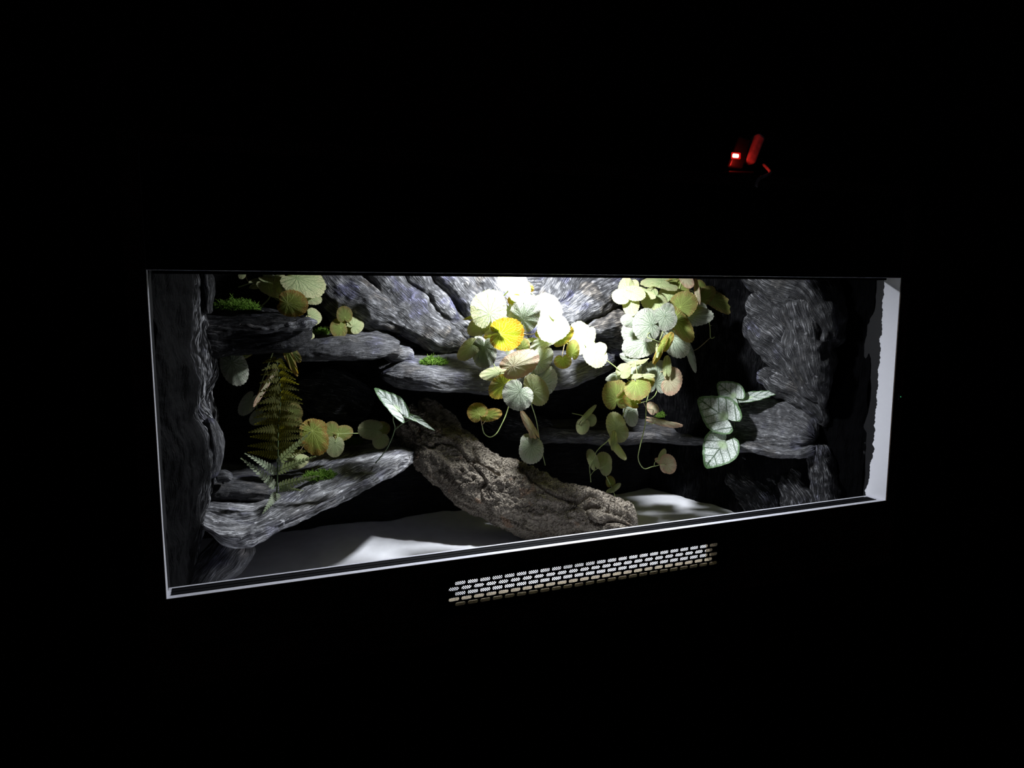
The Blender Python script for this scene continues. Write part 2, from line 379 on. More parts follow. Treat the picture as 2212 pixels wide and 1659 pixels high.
def sweep(name, st, mat, parent, res=0.0027, seed=0, amp=(0.006, 0.002), nrm=Vector((0, -1, 0.15)), power=1.0, ends=(1, 1), fs=(14, 75, 14)):
    # st: (px,py,Y,ra,rb)
    C_ = [at(s[0], s[1], s[2]) for s in st]; R_ = [Vector((s[3], s[4], 0)) for s in st]
    L = sum((C_[i+1]-C_[i]).length for i in range(len(C_)-1)); nu = max(24, int(L/res))
    rm = max(max(s[3], s[4]) for s in st); nv = max(24, int(2*pi*rm*0.8/res))
    P = []; nn = nrm.normalized()
    for i in range(nu):
        t = i/(nu-1); c = cr(C_, t); rr = cr(R_, t)
        tg = (cr(C_, min(1, t+0.02))-cr(C_, max(0, t-0.02))).normalized()
        s = tg.cross(nn).normalized(); n2 = s.cross(tg).normalized()
        k = 1.0; e = 0.10
        if ends[0] and t < e: k = sqrt(max(0.0, 1-((e-t)/e)**2))*0.98+0.02
        if ends[1] and t > 1-e: k = sqrt(max(0.0, 1-((t-1+e)/e)**2))*0.98+0.02
        row = []
        for j in range(nv):
            a = 2*pi*j/nv-pi/2
            row.append(c+s*(rr.x*k*cos(a))+n2*(rr.y*k*sin(a)))
        P.append(row)
    return grid(name, P, mat, parent, closed=True, seed=seed, amp=amp, fs=fs)

# ---------------- room (setting) ----------------
OW, OH = 1.16, 0.3924
CT = 0.545          # cabinet top
FZ = -0.10          # terrarium floor surface
def struct(name, lst, mat):
    o = boxes(name, lst, mat); o['kind'] = 'structure'; return o
struct('wall_back', [((-3.0, 0.66, -0.95), (4.0, 0.76, 1.9))], M_ROOM)
struct('floor', [((-3.0, -2.6, -1.05), (4.0, 0.76, -0.95))], M_ROOM)

# ---------------- cabinet ----------------
cab = thing('terrarium_cabinet', 'wide dark wooden terrarium cabinet with a lit open front and a slotted vent', 'terrarium', (OW/2, 0.3, -0.118))
boxes('side_panel', [((-0.018, 0.0, -0.118), (0.0, 0.6, CT-0.018))], M_LINL, cab)
boxes('side_panel', [((OW, 0.0, -0.118), (OW+0.018, 0.6, CT-0.018))], M_LINR, cab)
# dark outer cladding so the white boards only show inside
for b_ in [((-0.022, -0.0015, -0.118), (-0.0004, 0.0, CT)), ((OW+0.0004, -0.0015, -0.118), (OW+0.022, 0.0, CT)),
                     ((-0.022, 0.0, -0.118), (-0.018, 0.6, CT)), ((OW+0.018, 0.0, -0.118), (OW+0.022, 0.6, CT))]: boxes('outer_cladding', [b_], M_WOOD, cab)
boxes('back_panel', [((0.0, 0.594, -0.118), (OW, 0.6, CT-0.018))], M_BLACKM, cab)
boxes('top_panel', [((-0.018, 0.0, CT-0.018), (OW+0.018, 0.6, CT))], M_WOOD, cab)
boxes('floor_panel', [((0.0, 0.036, FZ-0.016), (OW, 0.594, FZ))], M_FLOOR, cab)
boxes('upper_rail', [((0.0, 0.0, OH), (OW, 0.018, CT-0.018))], M_BLACKP, cab)
boxes('upper_rail_lip', [((0.0, 0.0002, OH-0.0005), (OW, 0.012, OH))], M_WHITE, cab)
# lower rail with the vent hole cut through the board
hx0, hx1, hz0, hz1 = 0.343, 0.806, -0.0722, -0.027
T = 0.036
def rail(name, y0, y1, mat):
    return boxes(name, [((0, y0, -0.118), (hx0, y1, 0)), ((hx1, y0, -0.118), (OW, y1, 0)), ((hx0, y0, hz1), (hx1, y1, 0)), ((hx0, y0, -0.118), (hx1, y1, hz0))], mat, cab)
lr = rail('lower_rail', 0.0, T, M_WHITE)
fcl = rail('lower_rail_face', -0.0012, 0.0, M_WOOD)
boxes('vent_cut_edge', [((hx0, 0.0005, hz0), (hx1, T-0.0005, hz0+0.0006)), ((hx1-0.0006, 0.0005, hz0), (hx1, T-0.0005, hz1)), ((hx0, 0.0005, hz0), (hx0+0.0006, T-0.0005, hz1)), ((hx0, 0.0005, hz1-0.0006), (hx1, T-0.0005, hz1))], M_CHIP, cab)
# sliding-glass tracks
def track(name, z0, z1, up=True):
    V, F = [], []
    x0, x1 = 0.004, OW-0.012
    ys = [(0.0092, 0.0108), (0.0185, 0.0200), (0.0278, 0.0295)]
    if up:
        box(V, F, (x0, 0.0092, z0), (x1, 0.0295, z0+0.0004))
        for a, b in ys: box(V, F, (x0, a, z0), (x1+(0.0108-b)*0.45, b, z1))
    else:
        box(V, F, (x0, 0.0092+.009, z1-0.0012), (x1, 0.0295+.009, z1))
        for a, b in ys: box(V, F, (x0, a+.009, z0), (x1, b+.009, z1))
    return from_data(name, V, F, M_BLACKM, cab, smooth=False)
track('lower_glass_track', 0.0, 0.0010); track('upper_glass_track', OH-0.004, OH+0.004, False)
# vent cover with staggered stadium slots
def vent_cover():
    V, F = [], []
    px_, pz = 0.0184, 0.00755; sl, sh = 0.0154, 0.0054
    zc = [-0.0337-i*pz for i in range(5)]
    X0, X1, Z0, Z1 = 0.336, 0.818, -0.0790, -0.0215
    y = -0.0026
    def quad(x0, z0, x1, z1):
        n = len(V); V.extend([(x0, y, z0), (x1, y, z0), (x1, y, z1), (x0, y, z1)]); F.append((n, n+1, n+2, n+3))
    rowx = []
    for i in range(5):
        s0 = (0.3605 if i % 2 == 0 else 0.3512)-(px_-sl)/2
        nsl = 24 if i % 2 == 0 else 24
        z1 = zc[i]+pz/2; z0 = zc[i]-pz/2
        for k in range(nsl):
            cx = s0+px_*(k+0.5); cz = zc[i]; r = sh/2; hl = sl/2-r
            inner = []; outer = []
            M = 8
            for a in range(M+1):
                t = -pi/2+pi*a/M; inner.append((cx+hl+r*cos(t), cz+r*sin(t)))
            for a in range(M+1):
                t = pi/2+pi*a/M; inner.append((cx-hl+r*cos(t), cz+r*sin(t)))
            for (ix, iz) in inner:
                dx, dz = ix-cx, iz-cz
                # project to the cell rectangle
                if abs(dx) >= hl+0.35*r: ox = cx+math.copysign(px_/2, dx); oz = cz+dz/r*pz/2*1.0
                else: ox = cx+dx; oz = cz+math.copysign(pz/2, dz)
                if abs(dx) >= hl-1e-9 and abs(abs(dz)-r) < 1e-9: ox = cx+math.copysign(px_/2, dx); oz = cz+math.copysign(pz/2, dz)
                outer.append((ox, oz))
            n = len(V); m = len(inner)
            V.extend([(a, y, b) for a, b in inner]); V.extend([(a, y, b) for a, b in outer])
            for a in range(m):
                b = (a+1) % m; F.append((n+a, n+m+a, n+m+b, n+b))
        quad(X0, z0, s0, z1); quad(s0+px_*nsl, z0, X1, z1)
    quad(X0, zc[0]+pz/2, X1, Z1); quad(X0, Z0, X1, zc[4]-pz/2)
    o = from_data('vent_cover', V, F, M_BLACKP, cab, smooth=False)
    m = o.modifiers.new('solid', 'SOLIDIFY'); m.thickness = 0.0012; m.offset = 0
    return o
vent_cover()
def vent_mesh():
    V, F = [], []
    p = 0.0032; c = p/2; r = 0.00088; y = T+0.0008
    k = 0; z = hz0-0.004
    while z < hz1+0.004:
        x = hx0-0.006+(c if k % 2 else 0)
        while x < hx1+0.006:
            n = len(V)
            for a in range(8): V.append((x+r*cos(a*pi/4), y, z+r*sin(a*pi/4)))
            for a in range(8):
                if a % 2 == 0: V.append((x+c*cos(a*pi/4), y, z+c*sin(a*pi/4)))
                else: V.append((x+c*.7071*cos(a*pi/4), y, z+c*.7071*sin(a*pi/4)))
            for a in range(8):
                b = (a+1) % 8; F.append((n+a, n+8+a, n+8+b, n+b))
            x += p
        z += c; k += 1
    return from_data('perforated_plate', V, F, M_BLACKP, cab, smooth=False)
vent_mesh()

# ---------------- lamp ----------------
lamp = thing('ceiling_lamp', 'round white lamp under the terrarium roof above the middle plant', 'lamp', tuple(LAMP))
def lathe(name, prof, c, mat, parent, n=32):
    V, F = [], []
    for (r, z) in prof:
        for k in range(n): V.append((c[0]+r*cos(2*pi*k/n), c[1]+r*sin(2*pi*k/n), c[2]+z))
    for i in range(len(prof)-1):
        for k in range(n): F.append((i*n+k, i*n+(k+1) % n, (i+1)*n+(k+1) % n, (i+1)*n+k))
    return from_data(name, V, F, mat, parent)
lathe('lamp_housing', [(0.014, 0.0215), (0.020, 0.018), (0.030, 0.012), (0.036, 0.006), (0.036, 0.002), (0.033, 0.002)], LAMP, M_WHITE, lamp)
lathe('lamp_face', [(0.0005, 0.003), (0.015, 0.003), (0.033, 0.003)], LAMP, M_BULB, lamp)

# ---------------- rockwork ----------------
back = thing('rock_background', 'carved black foam rock background with grey drybrushed ledges behind the plants', 'rock background', (0.58, 0.56, -0.09))
def backwall():
    nx, nz = 260, 140; P = []
    for i in range(nx):
        x = 0.002+(OW-0.004)*i/(nx-1); row = []
        for j in range(nz):
            z = FZ+0.0005+(CT-0.02-FZ)*j/(nz-1)
            y = 0.525+0.022*noise.fractal(Vector((x*5, z*5, 2.2)), 0.8, 2, 3)
            row.append(Vector((x, y, z)))
        P.append(row)
    return grid('backdrop_panel', P, M_BACKD, back, amp=(0.006, 0.0015), seed=3)
backwall()
# middle ledge
ledge('rock_ledge', [(832,795,808,818,.45,.39),(870,768,802,836,.48,.36),(930,757,805,848,.49,.34),(1030,752,806,852,.49,.335),
      (1130,750,804,848,.49,.335),(1220,753,798,838,.49,.34),(1290,757,785,815,.49,.36),(1325,765,776,790,.48,.40)], M_ROCK, back, seed=11)
# left mid ledge
ledge('rock_ledge', [(600,735,760,772,.46,.38),(650,728,754,776,.46,.355),(700,716,748,779,.46,.345),(760,708,744,779,.46,.345),(820,712,746,775,.46,.355),(858,728,752,768,.47,.38)],
      M_ROCK, back, seed=12)
# diagonal ridges on the upper back wall
RG = [
 [(680,560,.47,.036,.04),(735,622,.46,.050,.045),(795,662,.45,.040,.045),(855,696,.455,.026,.035),(890,712,.46,.012,.02)],
 [(780,565,.48,.028,.035),(845,635,.465,.040,.040),(905,690,.455,.040,.042),(960,724,.455,.032,.035),(1015,745,.46,.012,.02)],
 [(850,565,.50,.020,.035),(905,622,.48,.024,.045),(955,672,.47,.024,.045),(1015,722,.465,.018,.03)],
 [(925,560,.50,.034,.04),(975,615,.485,.036,.05),(1030,680,.475,.032,.045),(1080,735,.48,.022,.03)],
 [(1010,560,.515,.045,.04),(1060,640,.49,.045,.045),(1120,730,.48,.04,.035)],
 [(1420,560,.50,.035,.04),(1345,605,.485,.045,.06),(1275,645,.475,.045,.06),(1200,690,.475,.038,.045),(1150,730,.49,.025,.03)],
 [(1265,550,.51,.04,.03),(1210,610,.495,.045,.045),(1165,680,.49,.038,.035)],
 [(1400,697,.49,.022,.04),(1340,700,.465,.026,.05),(1290,708,.46,.024,.05),(1240,722,.47,.016,.03)],
]
def rockface():
    rows = []
    for (x0, y0, Y0) in [(660,560,.49),(760,560,.50),(860,560,.505),(960,560,.505),(1060,560,.505),(1160,560,.505),(1260,560,.50),(1360,560,.50),(1430,560,.51)]:
        e = 1 if x0 < 1340 else 0
        rows.append([at(x0, 555, Y0+.0), at(x0+18, 600, Y0-.012), at(x0+36, 650, Y0-.02), at(x0+50, 700, Y0-.02), at(x0+55, 745, Y0-.01), at(x0+55, 775, Y0+.03)])
    return grid('rock_face', resample(rows, 300, 110), M_RIDGE, back, amp=(0.030, 0.002), seed=19, fs=(9, 70, 14))
rockface()
for i, r in enumerate(RG): sweep('rock_ridge', r, M_RIDGE, back, seed=20+i, amp=(0.012, 0.0018), fs=(14, 60, 14))
# lumps at the joint of the two ledges
sweep('rock_ridge', [(815,745,.43,.012,.02),(850,762,.42,.016,.02),(885,768,.43,.014,.02)], M_ROCK, back, seed=31)
# right thin ledge and curved floor under the boulder
ledge('rock_ledge', [(1170,912,922,955,.50,.47),(1260,915,926,960,.50,.45),(1340,918,930,962,.50,.43),(1420,912,932,958,.49,.40),(1500,915,940,962,.47,.36),
      (1560,900,950,968,.45,.31),(1610,880,962,975,.42,.27),(1665,872,970,980,.34,.22),(1715,890,974,986,.26,.17),(1755,920,970,984,.19,.13)], M_ROCK, back, seed=41, dip=0.02)
# dark lower lump seen between log and right ledge
sweep('rock_ridge', [(1040,905,.50,.03,.03),(1110,915,.50,.035,.035),(1190,930,.50,.02,.02)], M_ROCKD, back, seed=42)
sweep('rock_ridge', [(640,840,.50,.03,.03),(720,850,.49,.05,.035),(800,880,.50,.03,.03)], M_ROCKD, back, seed=43)

# right side rockwork
rs = thing('side_rockwork', 'tall carved grey and black rock mass against the right wall', 'rock decoration', (1.08, 0.3, -0.1))
BL = [
 [(1640,575,.30,.045,.05),(1690,610,.22,.055,.06),(1750,640,.16,.055,.06),(1785,700,.125,.040,.05),(1795,760,.115,.028,.04)],
 [(1735,600,.18,.045,.05),(1748,680,.16,.050,.06),(1760,760,.145,.046,.055),(1772,830,.130,.032,.045),(1778,890,.125,.012,.02)],
 [(1630,690,.30,.035,.05),(1665,715,.25,.042,.055),(1705,760,.21,.042,.055),(1742,815,.17,.032,.045),(1772,860,.14,.018,.03)],
 [(1650,640,.27,.038,.05),(1700,690,.21,.038,.05),(1735,760,.175,.033,.04)],
 [(1650,800,.28,.030,.04),(1690,822,.235,.034,.045),(1732,850,.185,.032,.045),(1768,890,.145,.020,.03),(1782,930,.125,.010,.012)],
]
for i, r in enumerate(BL): sweep('boulder', r, M_ROCKB, rs, seed=60+i, amp=(0.018, 0.0012), nrm=Vector((-0.75, -0.65, 0.15)), fs=(9, 50, 10))
sweep('rock_slope', [(1560,905,.33,.045,.015),(1640,910,.25,.058,.022),(1700,925,.19,.050,.022),(1758,945,.135,.030,.02)], M_ROCK, rs, seed=66, amp=(0.010, 0.0018), nrm=Vector((-0.65, -0.65, 0.35)))
sweep('rock_lip', [(1575,955,.31,.010,.04),(1630,962,.25,.012,.05),(1690,974,.19,.012,.05),(1730,976,.155,.010,.04),(1760,968,.13,.006,.02)], M_ROCK, rs, seed=67, amp=(0.008, 0.0018), nrm=Vector((-0.65, -0.65, 0.1)))
# lower right foot rocks
for i, r in enumerate([
 [(1600,970,.34,.04,.05),(1680,1010,.26,.045,.05),(1730,1060,.20,.05,.05),(1770,1130,.15,.05,.05)],
 [(1590,1010,.36,.04,.05),(1640,1060,.29,.05,.05),(1680,1130,.24,.05,.05)],
 [(1770,960,.14,.022,.03),(1785,1030,.12,.028,.03),(1795,1110,.10,.028,.03)]]):
    sweep('foot_rock', r, M_ROCKD, rs, seed=70+i, amp=(0.012, 0.003), nrm=Vector((-0.6, -0.75, 0.2)))
def rightskin():
    rows = []
    for k in range(10):
        z = CT-0.02-(CT-0.02-FZ-0.001)*k/9
        rows.append([Vector((1.159, 0.050, z)), Vector((1.150, 0.085, z)), Vector((1.138, 0.13, z)), Vector((1.118, 0.20, z)), Vector((1.085, 0.28, z)), Vector((1.055, 0.37, z)), Vector((1.03, 0.45, z)), Vector((1.0, 0.56, z))])
    return grid('rock_column', resample(rows, 150, 120), M_RIGHTR, rs, amp=(0.010, 0.0035), seed=88, fs=(12, 55, 7))
rightskin()

# left side rockwork: a thick vertical skin along the left wall
ls = thing('side_rockwork', 'tall dark streaked rock column against the left wall', 'rock decoration', (0.04, 0.25, -0.1))
def leftskin():
    prof = [(590, 437, .24), (640, 440, .24), (690, 446, .24), (730, 446, .24), (775, 456, .23), (815, 462, .22), (845, 458, .22), (880, 440, .22), (925, 462, .22), (975, 467, .21), (1030, 460, .20), (1090, 455, .19), (1130, 440, .18), (1180, 425, .18), (1235, 410, .18), (1290, 405, .18)]
    rows = []
    for (py, pxe, Yp) in prof:
        e = at(pxe, py, Yp)
        z = e.z
        rows.append([Vector((0.0012, 0.045, z)), Vector((e.x*0.22+0.004, 0.075, z)), Vector((e.x*0.62, 0.125, z)), Vector((e.x*0.96, Yp-0.02, z)),
                     Vector((e.x, Yp+0.01, z)), Vector((e.x*0.92, Yp+0.07, z)), Vector((e.x*0.8+0.01, 0.40, z)), Vector((e.x*0.9, 0.52, z))])
    rows.insert(0, [Vector((p.x, p.y, CT-0.02)) for p in rows[0]])
    rows[-1] = [Vector((p.x, p.y, max(p.z, FZ+0.001))) for p in rows[-1]]
    return grid('rock_column', resample(rows, 240, 170), M_LEFTR, ls, amp=(0.010, 0.0035), seed=81, fs=(12, 55, 7))
leftskin()
# bumps on the column's inner edge
sweep('rock_bump', [(448,905,.21,.008,.014),(459,935,.205,.014,.02),(464,985,.205,.014,.02),(457,1035,.205,.008,.014)], M_ROCK, ls, seed=82)
sweep('rock_bump', [(440,590,.22,.008,.012),(446,630,.215,.009,.014),(447,680,.215,.007,.012)], M_ROCKD, ls, seed=83)
# upper left ledge
ledge('rock_ledge', [(430,668,700,765,.48,.24),(480,668,700,766,.48,.235),(540,668,700,762,.48,.235),(600,672,700,756,.47,.24),(640,676,702,748,.46,.25),(668,682,702,730,.44,.27)],
      M_ROCKD, ls, seed=90, amp=(0.006, 0.003))
sweep('ledge_rim', [(515,700,.228,.004,.006),(560,711,.224,.008,.008),(610,708,.228,.007,.008),(655,700,.242,.008,.009),(682,696,.256,.007,.009)], M_ROCK, ls, seed=91, amp=(0.005, 0.002), fs=(30, 80, 30))
# lower left ledge
ledge('rock_ledge', [(420,1075,1122,1130,.32,.15),(455,1078,1140,1158,.32,.135),(505,1080,1150,1182,.32,.125),(560,1078,1136,1172,.33,.135),(620,1040,1112,1142,.38,.16),(690,990,1078,1106,.45,.195),
      (760,962,1040,1074,.49,.23),(820,957,1010,1046,.5,.27),(866,958,988,1022,.5,.31),(890,962,980,1004,.5,.35)], M_LOWL, ls, seed=95, amp=(0.006, 0.0022))
ledge('rock_ledge', [(430,1015,1050,1078,.44,.31),(480,1018,1052,1082,.44,.30),(540,1020,1055,1086,.44,.30),(600,1015,1052,1084,.45,.31),(650,998,1040,1070,.47,.33),(700,985,1015,1050,.48,.37)], M_ROCK, ls, seed=96)
sweep('rock_bump', [(466,1032,.30,.010,.014),(485,1028,.30,.012,.014),(500,1036,.30,.008,.012)], M_ROCK, ls, seed=97)
# foot below the ledge
sweep('foot_rock', [(520,1160,.18,.03,.03),(490,1200,.18,.03,.03),(455,1240,.17,.028,.03),(430,1290,.16,.03,.03)], M_ROCK, ls, seed=98)

# ---------------- cork log ----------------
log = thing('cork_log', 'rough grey brown cork bark tube leaning from the left ledge down to the front rail', 'log', tuple(atz(1280, 1150, FZ)))
def cork():
    ax = [at(878, 905, .43), at(930, 955, .405), at(1000, 1015, .37), at(1080, 1062, .33), at(1170, 1100, .29), at(1275, 1122, .25), at(1376, 1148, .19)]
    rr = [(.030, .026), (.049, .038), (.062, .046), (.064, .048), (.062, .046), (.056, .042), (.038, .030)]
    R_ = [Vector((a, b, 0)) for a, b in rr]
    nu, nv = 430, 260; P = []
    nrm = Vector((-0.3, -0.95, 0.25)).normalized()
    V = []; uv = []
    for i in range(nu):
        t = i/(nu-1); c = cr(ax, t); r = cr(R_, t)
        tg = (cr(ax, min(1, t+.02))-cr(ax, max(0, t-.02))).normalized()
        s = tg.cross(nrm).normalized(); n2 = s.cross(tg).normalized()
        k = 1.0
        if t > 0.95: k = sqrt(max(0, 1-((t-.95)/.05)**2))*.97+.03
        for j in range(nv):
            a = 2*pi*j/nv
            d = s*cos(a)*r.x+n2*sin(a)*r.y; dn = d.normalized()
            p = c+d*k
            al = t*0.52; aw = a
            q = Vector((al*9, cos(aw)*1.1, sin(aw)*1.1))
            big = noise.fractal(q*1.3+Vector((3, 1, 4)), 0.8, 2.1, 3)*0.010
            # longitudinal furrows twisting round the tube
            tw = aw*3.0+al*9+noise.noise(q*1.4)*3.2
            f = abs(sin(tw)); fur = -(1-min(1.0, f*2.0))**2*0.014
            # overlapping plates
            pl = noise.ridged_multi_fractal(Vector((al*30, cos(aw)*3.2, sin(aw)*3.2)), 0.9, 2.2, 4, 0.9, 2.0)
            pl = (pl-1.0)*0.0032
            # transverse cracks
            cc = al*210+noise.noise(Vector((al*14, cos(aw)*3, sin(aw)*3)))*7+noise.noise(Vector((al*60, cos(aw)*9, sin(aw)*9)))*2.2
            ck = abs((cc % 1.0)-0.5)*2; m = max(0.0, noise.noise(Vector((al*22, cos(aw)*4+9, sin(aw)*4)))+0.35)
            crk = -(1-min(1, ck*2.0))*0.0036*min(1, m*1.8)
            st = abs(((cc*0.27) % 1.0)-0.5)*2; crk += -(1-min(1, st*3.5))*0.0055*min(1, m*1.5)
            fine = noise.fractal(p*130, 0.7, 2.0, 3)*0.0014
            pit = noise.noise(p*75+Vector((9, 9, 9))); pit = -max(0, pit-0.30)*0.016
            kk = 1.0 if t < 0.97 else max(0.0, (1-t)/0.03)
            V.append(p+dn*(big+fur+pl+crk+fine+pit)*kk)
            uv.append((al, a*0.05))
    # turn inwards at the open upper end
    lipn = 26; inner = []
    F = []; UV = []
    for i in range(nu-1):
        for j in range(nv):
            j2 = (j+1) % nv; F.append((i*nv+j, i*nv+j2, (i+1)*nv+j2, (i+1)*nv+j))
            for k_ in ((i, j), (i, j+1), (i+1, j+1), (i+1, j)): UV.append((k_[0]/(nu-1)*0.52, k_[1]*2*pi/nv*0.05))
    F.append(tuple((nu-1)*nv+k for k in range(nv)))
    for k in range(nv): UV.append(((0.52), k*2*pi/nv*0.05))
    # ragged mouth
    for j in range(nv):
        a = 2*pi*j/nv
        off = 0.010*noise.fractal(Vector((cos(a)*2, sin(a)*2, 5.5)), 0.8, 2, 3)+0.006*cos(a-2.2)
        tg = (ax[1]-ax[0]).normalized()
        for i in range(18): V[i*nv+j] = V[i*nv+j]-tg*off*(1-i/18)**2*1.6
    o = from_data('bark', V, F, M_CORK, log)
    u = o.data.uv_layers.new(name='UVMap')
    for i, t in enumerate(UV): u.data[i].uv = t
    # inner wall of the tube mouth
    V2 = []; F2 = []
    tg = (ax[1]-ax[0]).normalized()
    c0 = ax[0]
    for q, (sc, dep) in enumerate([(1.0, 0.0), (0.90, -0.002), (0.80, 0.001), (0.72, 0.012), (0.68, 0.035), (0.60, 0.08), (0.02, 0.085)]):
        for j in range(nv):
            p = V[j]; V2.append(c0+(p-c0)*sc+tg*dep)
    for q in range(6):
        for j in range(nv):
            j2 = (j+1) % nv; F2.append((q*nv+j, q*nv+j2, (q+1)*nv+j2, (q+1)*nv+j))
    from_data('inner_bark', V2, F2, M_CORKIN, log)
cork()
sweep('bark_flap', [(905,866,.47,.010,.008),(930,884,.465,.022,.012),(960,918,.455,.027,.014),(1000,958,.44,.022,.012),(1030,985,.43,.012,.01)], M_CORK, log, seed=7, amp=(0.006, 0.003), fs=(40, 60, 60))

# ---------------- moss ----------------
bpy.context.view_layer.update(); DG = bpy.context.evaluated_depsgraph_get()
def moss(label, px_, py, Y, rx, ry, rz, n=1500, seed=1):
    rd = random.Random(seed)
    hit, loc, nn_, idx, ob_, mt = SC.ray_cast(DG, CAM, ray(px_, py).normalized())
    c = Vector(loc) if hit and abs(loc.y-Y) < 0.14 else at(px_, py, Y)
    V, F = [], []
    for _ in range(n):
        a = rd.uniform(0, 2*pi); q = sqrt(rd.random()); x = rx*q*cos(a); y = ry*q*sin(a)
        h = rz*sqrt(1-q*q)*rd.uniform(0.1, 1.0)*(0.7+0.6*noise.noise(Vector((x*90, y*90, seed))))
        p = c+Vector((x, y, h)); 
        d = Vector((rd.gauss(x/rx*0.4, .8), rd.gauss(0, .8), rd.gauss(.1, .8))).normalized()
        L = rd.uniform(.002, .0055); r = rd.uniform(.00030, .00055)
        s = d.cross(Vector((rd.random(), rd.random(), rd.random()))).normalized(); t = d.cross(s)
        bend = Vector((rd.gauss(0, .6), rd.gauss(0, .6), rd.gauss(0, .6)))*L*.9
        k = len(V)
        for q_, rr in ((0, r), (.5, r*1.1), (1, r*.3)):
            cc = p+d*L*q_+bend*q_*q_
            for m in range(3): V.append(cc+(s*cos(m*2.1)+t*sin(m*2.1))*rr)
        for l in (0, 3):
            for m in range(3): F.append((k+l+m, k+l+(m+1) % 3, k+l+3+(m+1) % 3, k+l+3+m))
    for v in V: v.z = max(v.z, c.z-0.002)
    o = from_data('moss_tuft', V, F, M_MOSS)
    return tag(o, label, 'moss')
moss('fluffy bright green moss tuft on the middle ledge', 937, 786, .38, .026, .014, .018, 2200, 1)
moss('long low strip of dark green moss on the upper left ledge', 508, 668, .34, .040, .02, .022, 2600, 2)
moss('small green moss patch behind the tip of the upper left ledge', 694, 722, .42, .016, .012, .013, 900, 3)
moss('square green moss cushion on the lower left ledge beside the fern', 692, 1033, .29, .028, .014, .016, 2200, 4)
moss('dim moss patch below the amber leaf sprig on the lower left ledge', 760, 958, .42, .022, .014, .014, 1100, 5)
moss('very dim moss patch in the shade behind the right plant\'s hanging stems', 1430, 900, .42, .014, .010, .014, 700, 6)

# ---------------- leaves ----------------
def leaf_outline(th, kind, seed, p=0.25):
    c = cos(th)
    if kind == 's':
        a = abs(th); T = [(0,1.0),(.12,.90),(.3,.76),(.6,.62),(1.0,.54),(1.57,.50),(2.1,.50),(2.6,.52),(2.85,.46),(3.05,.24),(3.1416,.14)]
        for (a0, r0), (a1, r1) in zip(T, T[1:]):
            if a <= a1: return r0+(r1-r0)*(a-a0)/(a1-a0)
        return .14
    r = (max(0.0, (1+c)/2))**p
    r = r*(0.95+0.05*cos(2*th))
    r *= 1+0.022*abs(sin(th*15+seed))*2-0.022+0.02*sin(3*th+seed*2)
    return max(r, 0.03)
def leafmesh(name, A, e1, e2, n, kind, parent, mat, seed=0, cup=0.12, fold=0.0):
    nr, ns = 9, 96 if kind != 's' else 72
    V = []; rim = []; uv = []
    L = e1.length; V.append(A); rim.append(0.0); uv.append((0.5, 0.5))
    rs_ = random.Random(seed*17+3); ph = rs_.random()*6
    w_ = 0.50 if kind == 's' else 0.82
    for i in range(1, nr+1):
        f = i/nr
        for k in range(ns):
            th = -pi+2*pi*(k+0.5)/ns
            r = leaf_outline(th, kind, seed)*f
            u = r*cos(th); v = r*sin(th)
            if kind == 's':
                b = cup*(v*v*2.2)+0.03*sin(5*u+ph)*f - 0.10*u*u + 0.012*sin(abs(v)*22-u*16)*f
            else:
                b = cup*(-0.9*r*r)+0.016*cos(11*th+ph)*f*r + fold*abs(v) + 0.055*sin(2*th+ph)*r*f+0.05*sin(3*th+ph*2)*r*r
            V.append(A+e1*u+e2*(v/w_)+n*(b*L)); rim.append(f); uv.append((0.5+u*0.5, 0.5+v*0.5))
    F = []
    for k in range(ns): F.append((0, 1+k, 1+(k+1) % ns))
    for i in range(nr-1):
        for k in range(ns-1):
            a = 1+i*ns+k; F.append((a, a+ns, a+ns+1, a+1))
    F = [f for f in F if not (len(f) == 3 and f[1] == ns)]
    if kind == 's':
        for i in range(nr-1):
            a = 1+i*ns+ns-1; b = 1+i*ns; F.append((a, a+ns, b+ns, b))
    o = from_data(name, V, F, mat, parent)
    me = o.data
    at_ = me.attributes.new('rim', 'FLOAT', 'POINT')
    for i, x in enumerate(rim): at_.data[i].value = x
    ul = me.uv_layers.new(name='UVMap')
    for lp in me.loops: ul.data[lp.index].uv = uv[lp.vertex_index]
    return o
TOCAM = -CF
def leaf(parent, T_, bx, by, tx, ty, w, mk, Y, k=None, j=0.0, kind='b', cup=0.12, seed=None, fold=0.0, curl=False):
    ox, oy, sc = T_
    if kind != 's': tx, ty, w = bx+(tx-bx)*1.06, by+(ty-by)*1.06, w*1.12
    bx, by, tx, ty, w = ox+bx/sc, oy+by/sc, ox+tx/sc, oy+ty/sc, w/sc
    if mk in 'gk' and k < 0.6 and parent.name == 'trailing_plant': k += 0.28
    if k is None: k = {'p': 0.9, 'g': 0.1, 'o': -0.15, 'a': -0.35, 'k': 0.3}.get(mk, 0.3)
    A = at(bx, by, Y)
    n = ((CAM-A).normalized()+Vector((0, 0, 1))*k+CR*j).normalized()
    def onplane(x, y):
        d = ray(x, y); return CAM+d*(((A-CAM).dot(n))/d.dot(n))
    dx, dy = tx-bx, ty-by; l = math.hypot(dx, dy); qx, qy = -dy/l, dx/l
    e1 = onplane(tx, ty)-A
    e2 = (onplane(bx+qx*w/2, by+qy*w/2)-onplane(bx-qx*w/2, by-qy*w/2))/2
    global LSEED
    LSEED += 1
    lim = 2.2*max(w, l)/FPX*(A-CAM).length
    if e1.length > lim: e1 = e1.normalized()*lim
    if e2.length > lim: e2 = e2.normalized()*lim
    mat = M_SILVER if kind == 's' else LM[mk]
    leafmesh('leaf', A, e1, e2, n, kind, parent, mat, seed=LSEED, cup=cup, fold=fold)
    return A
LSEED = 0
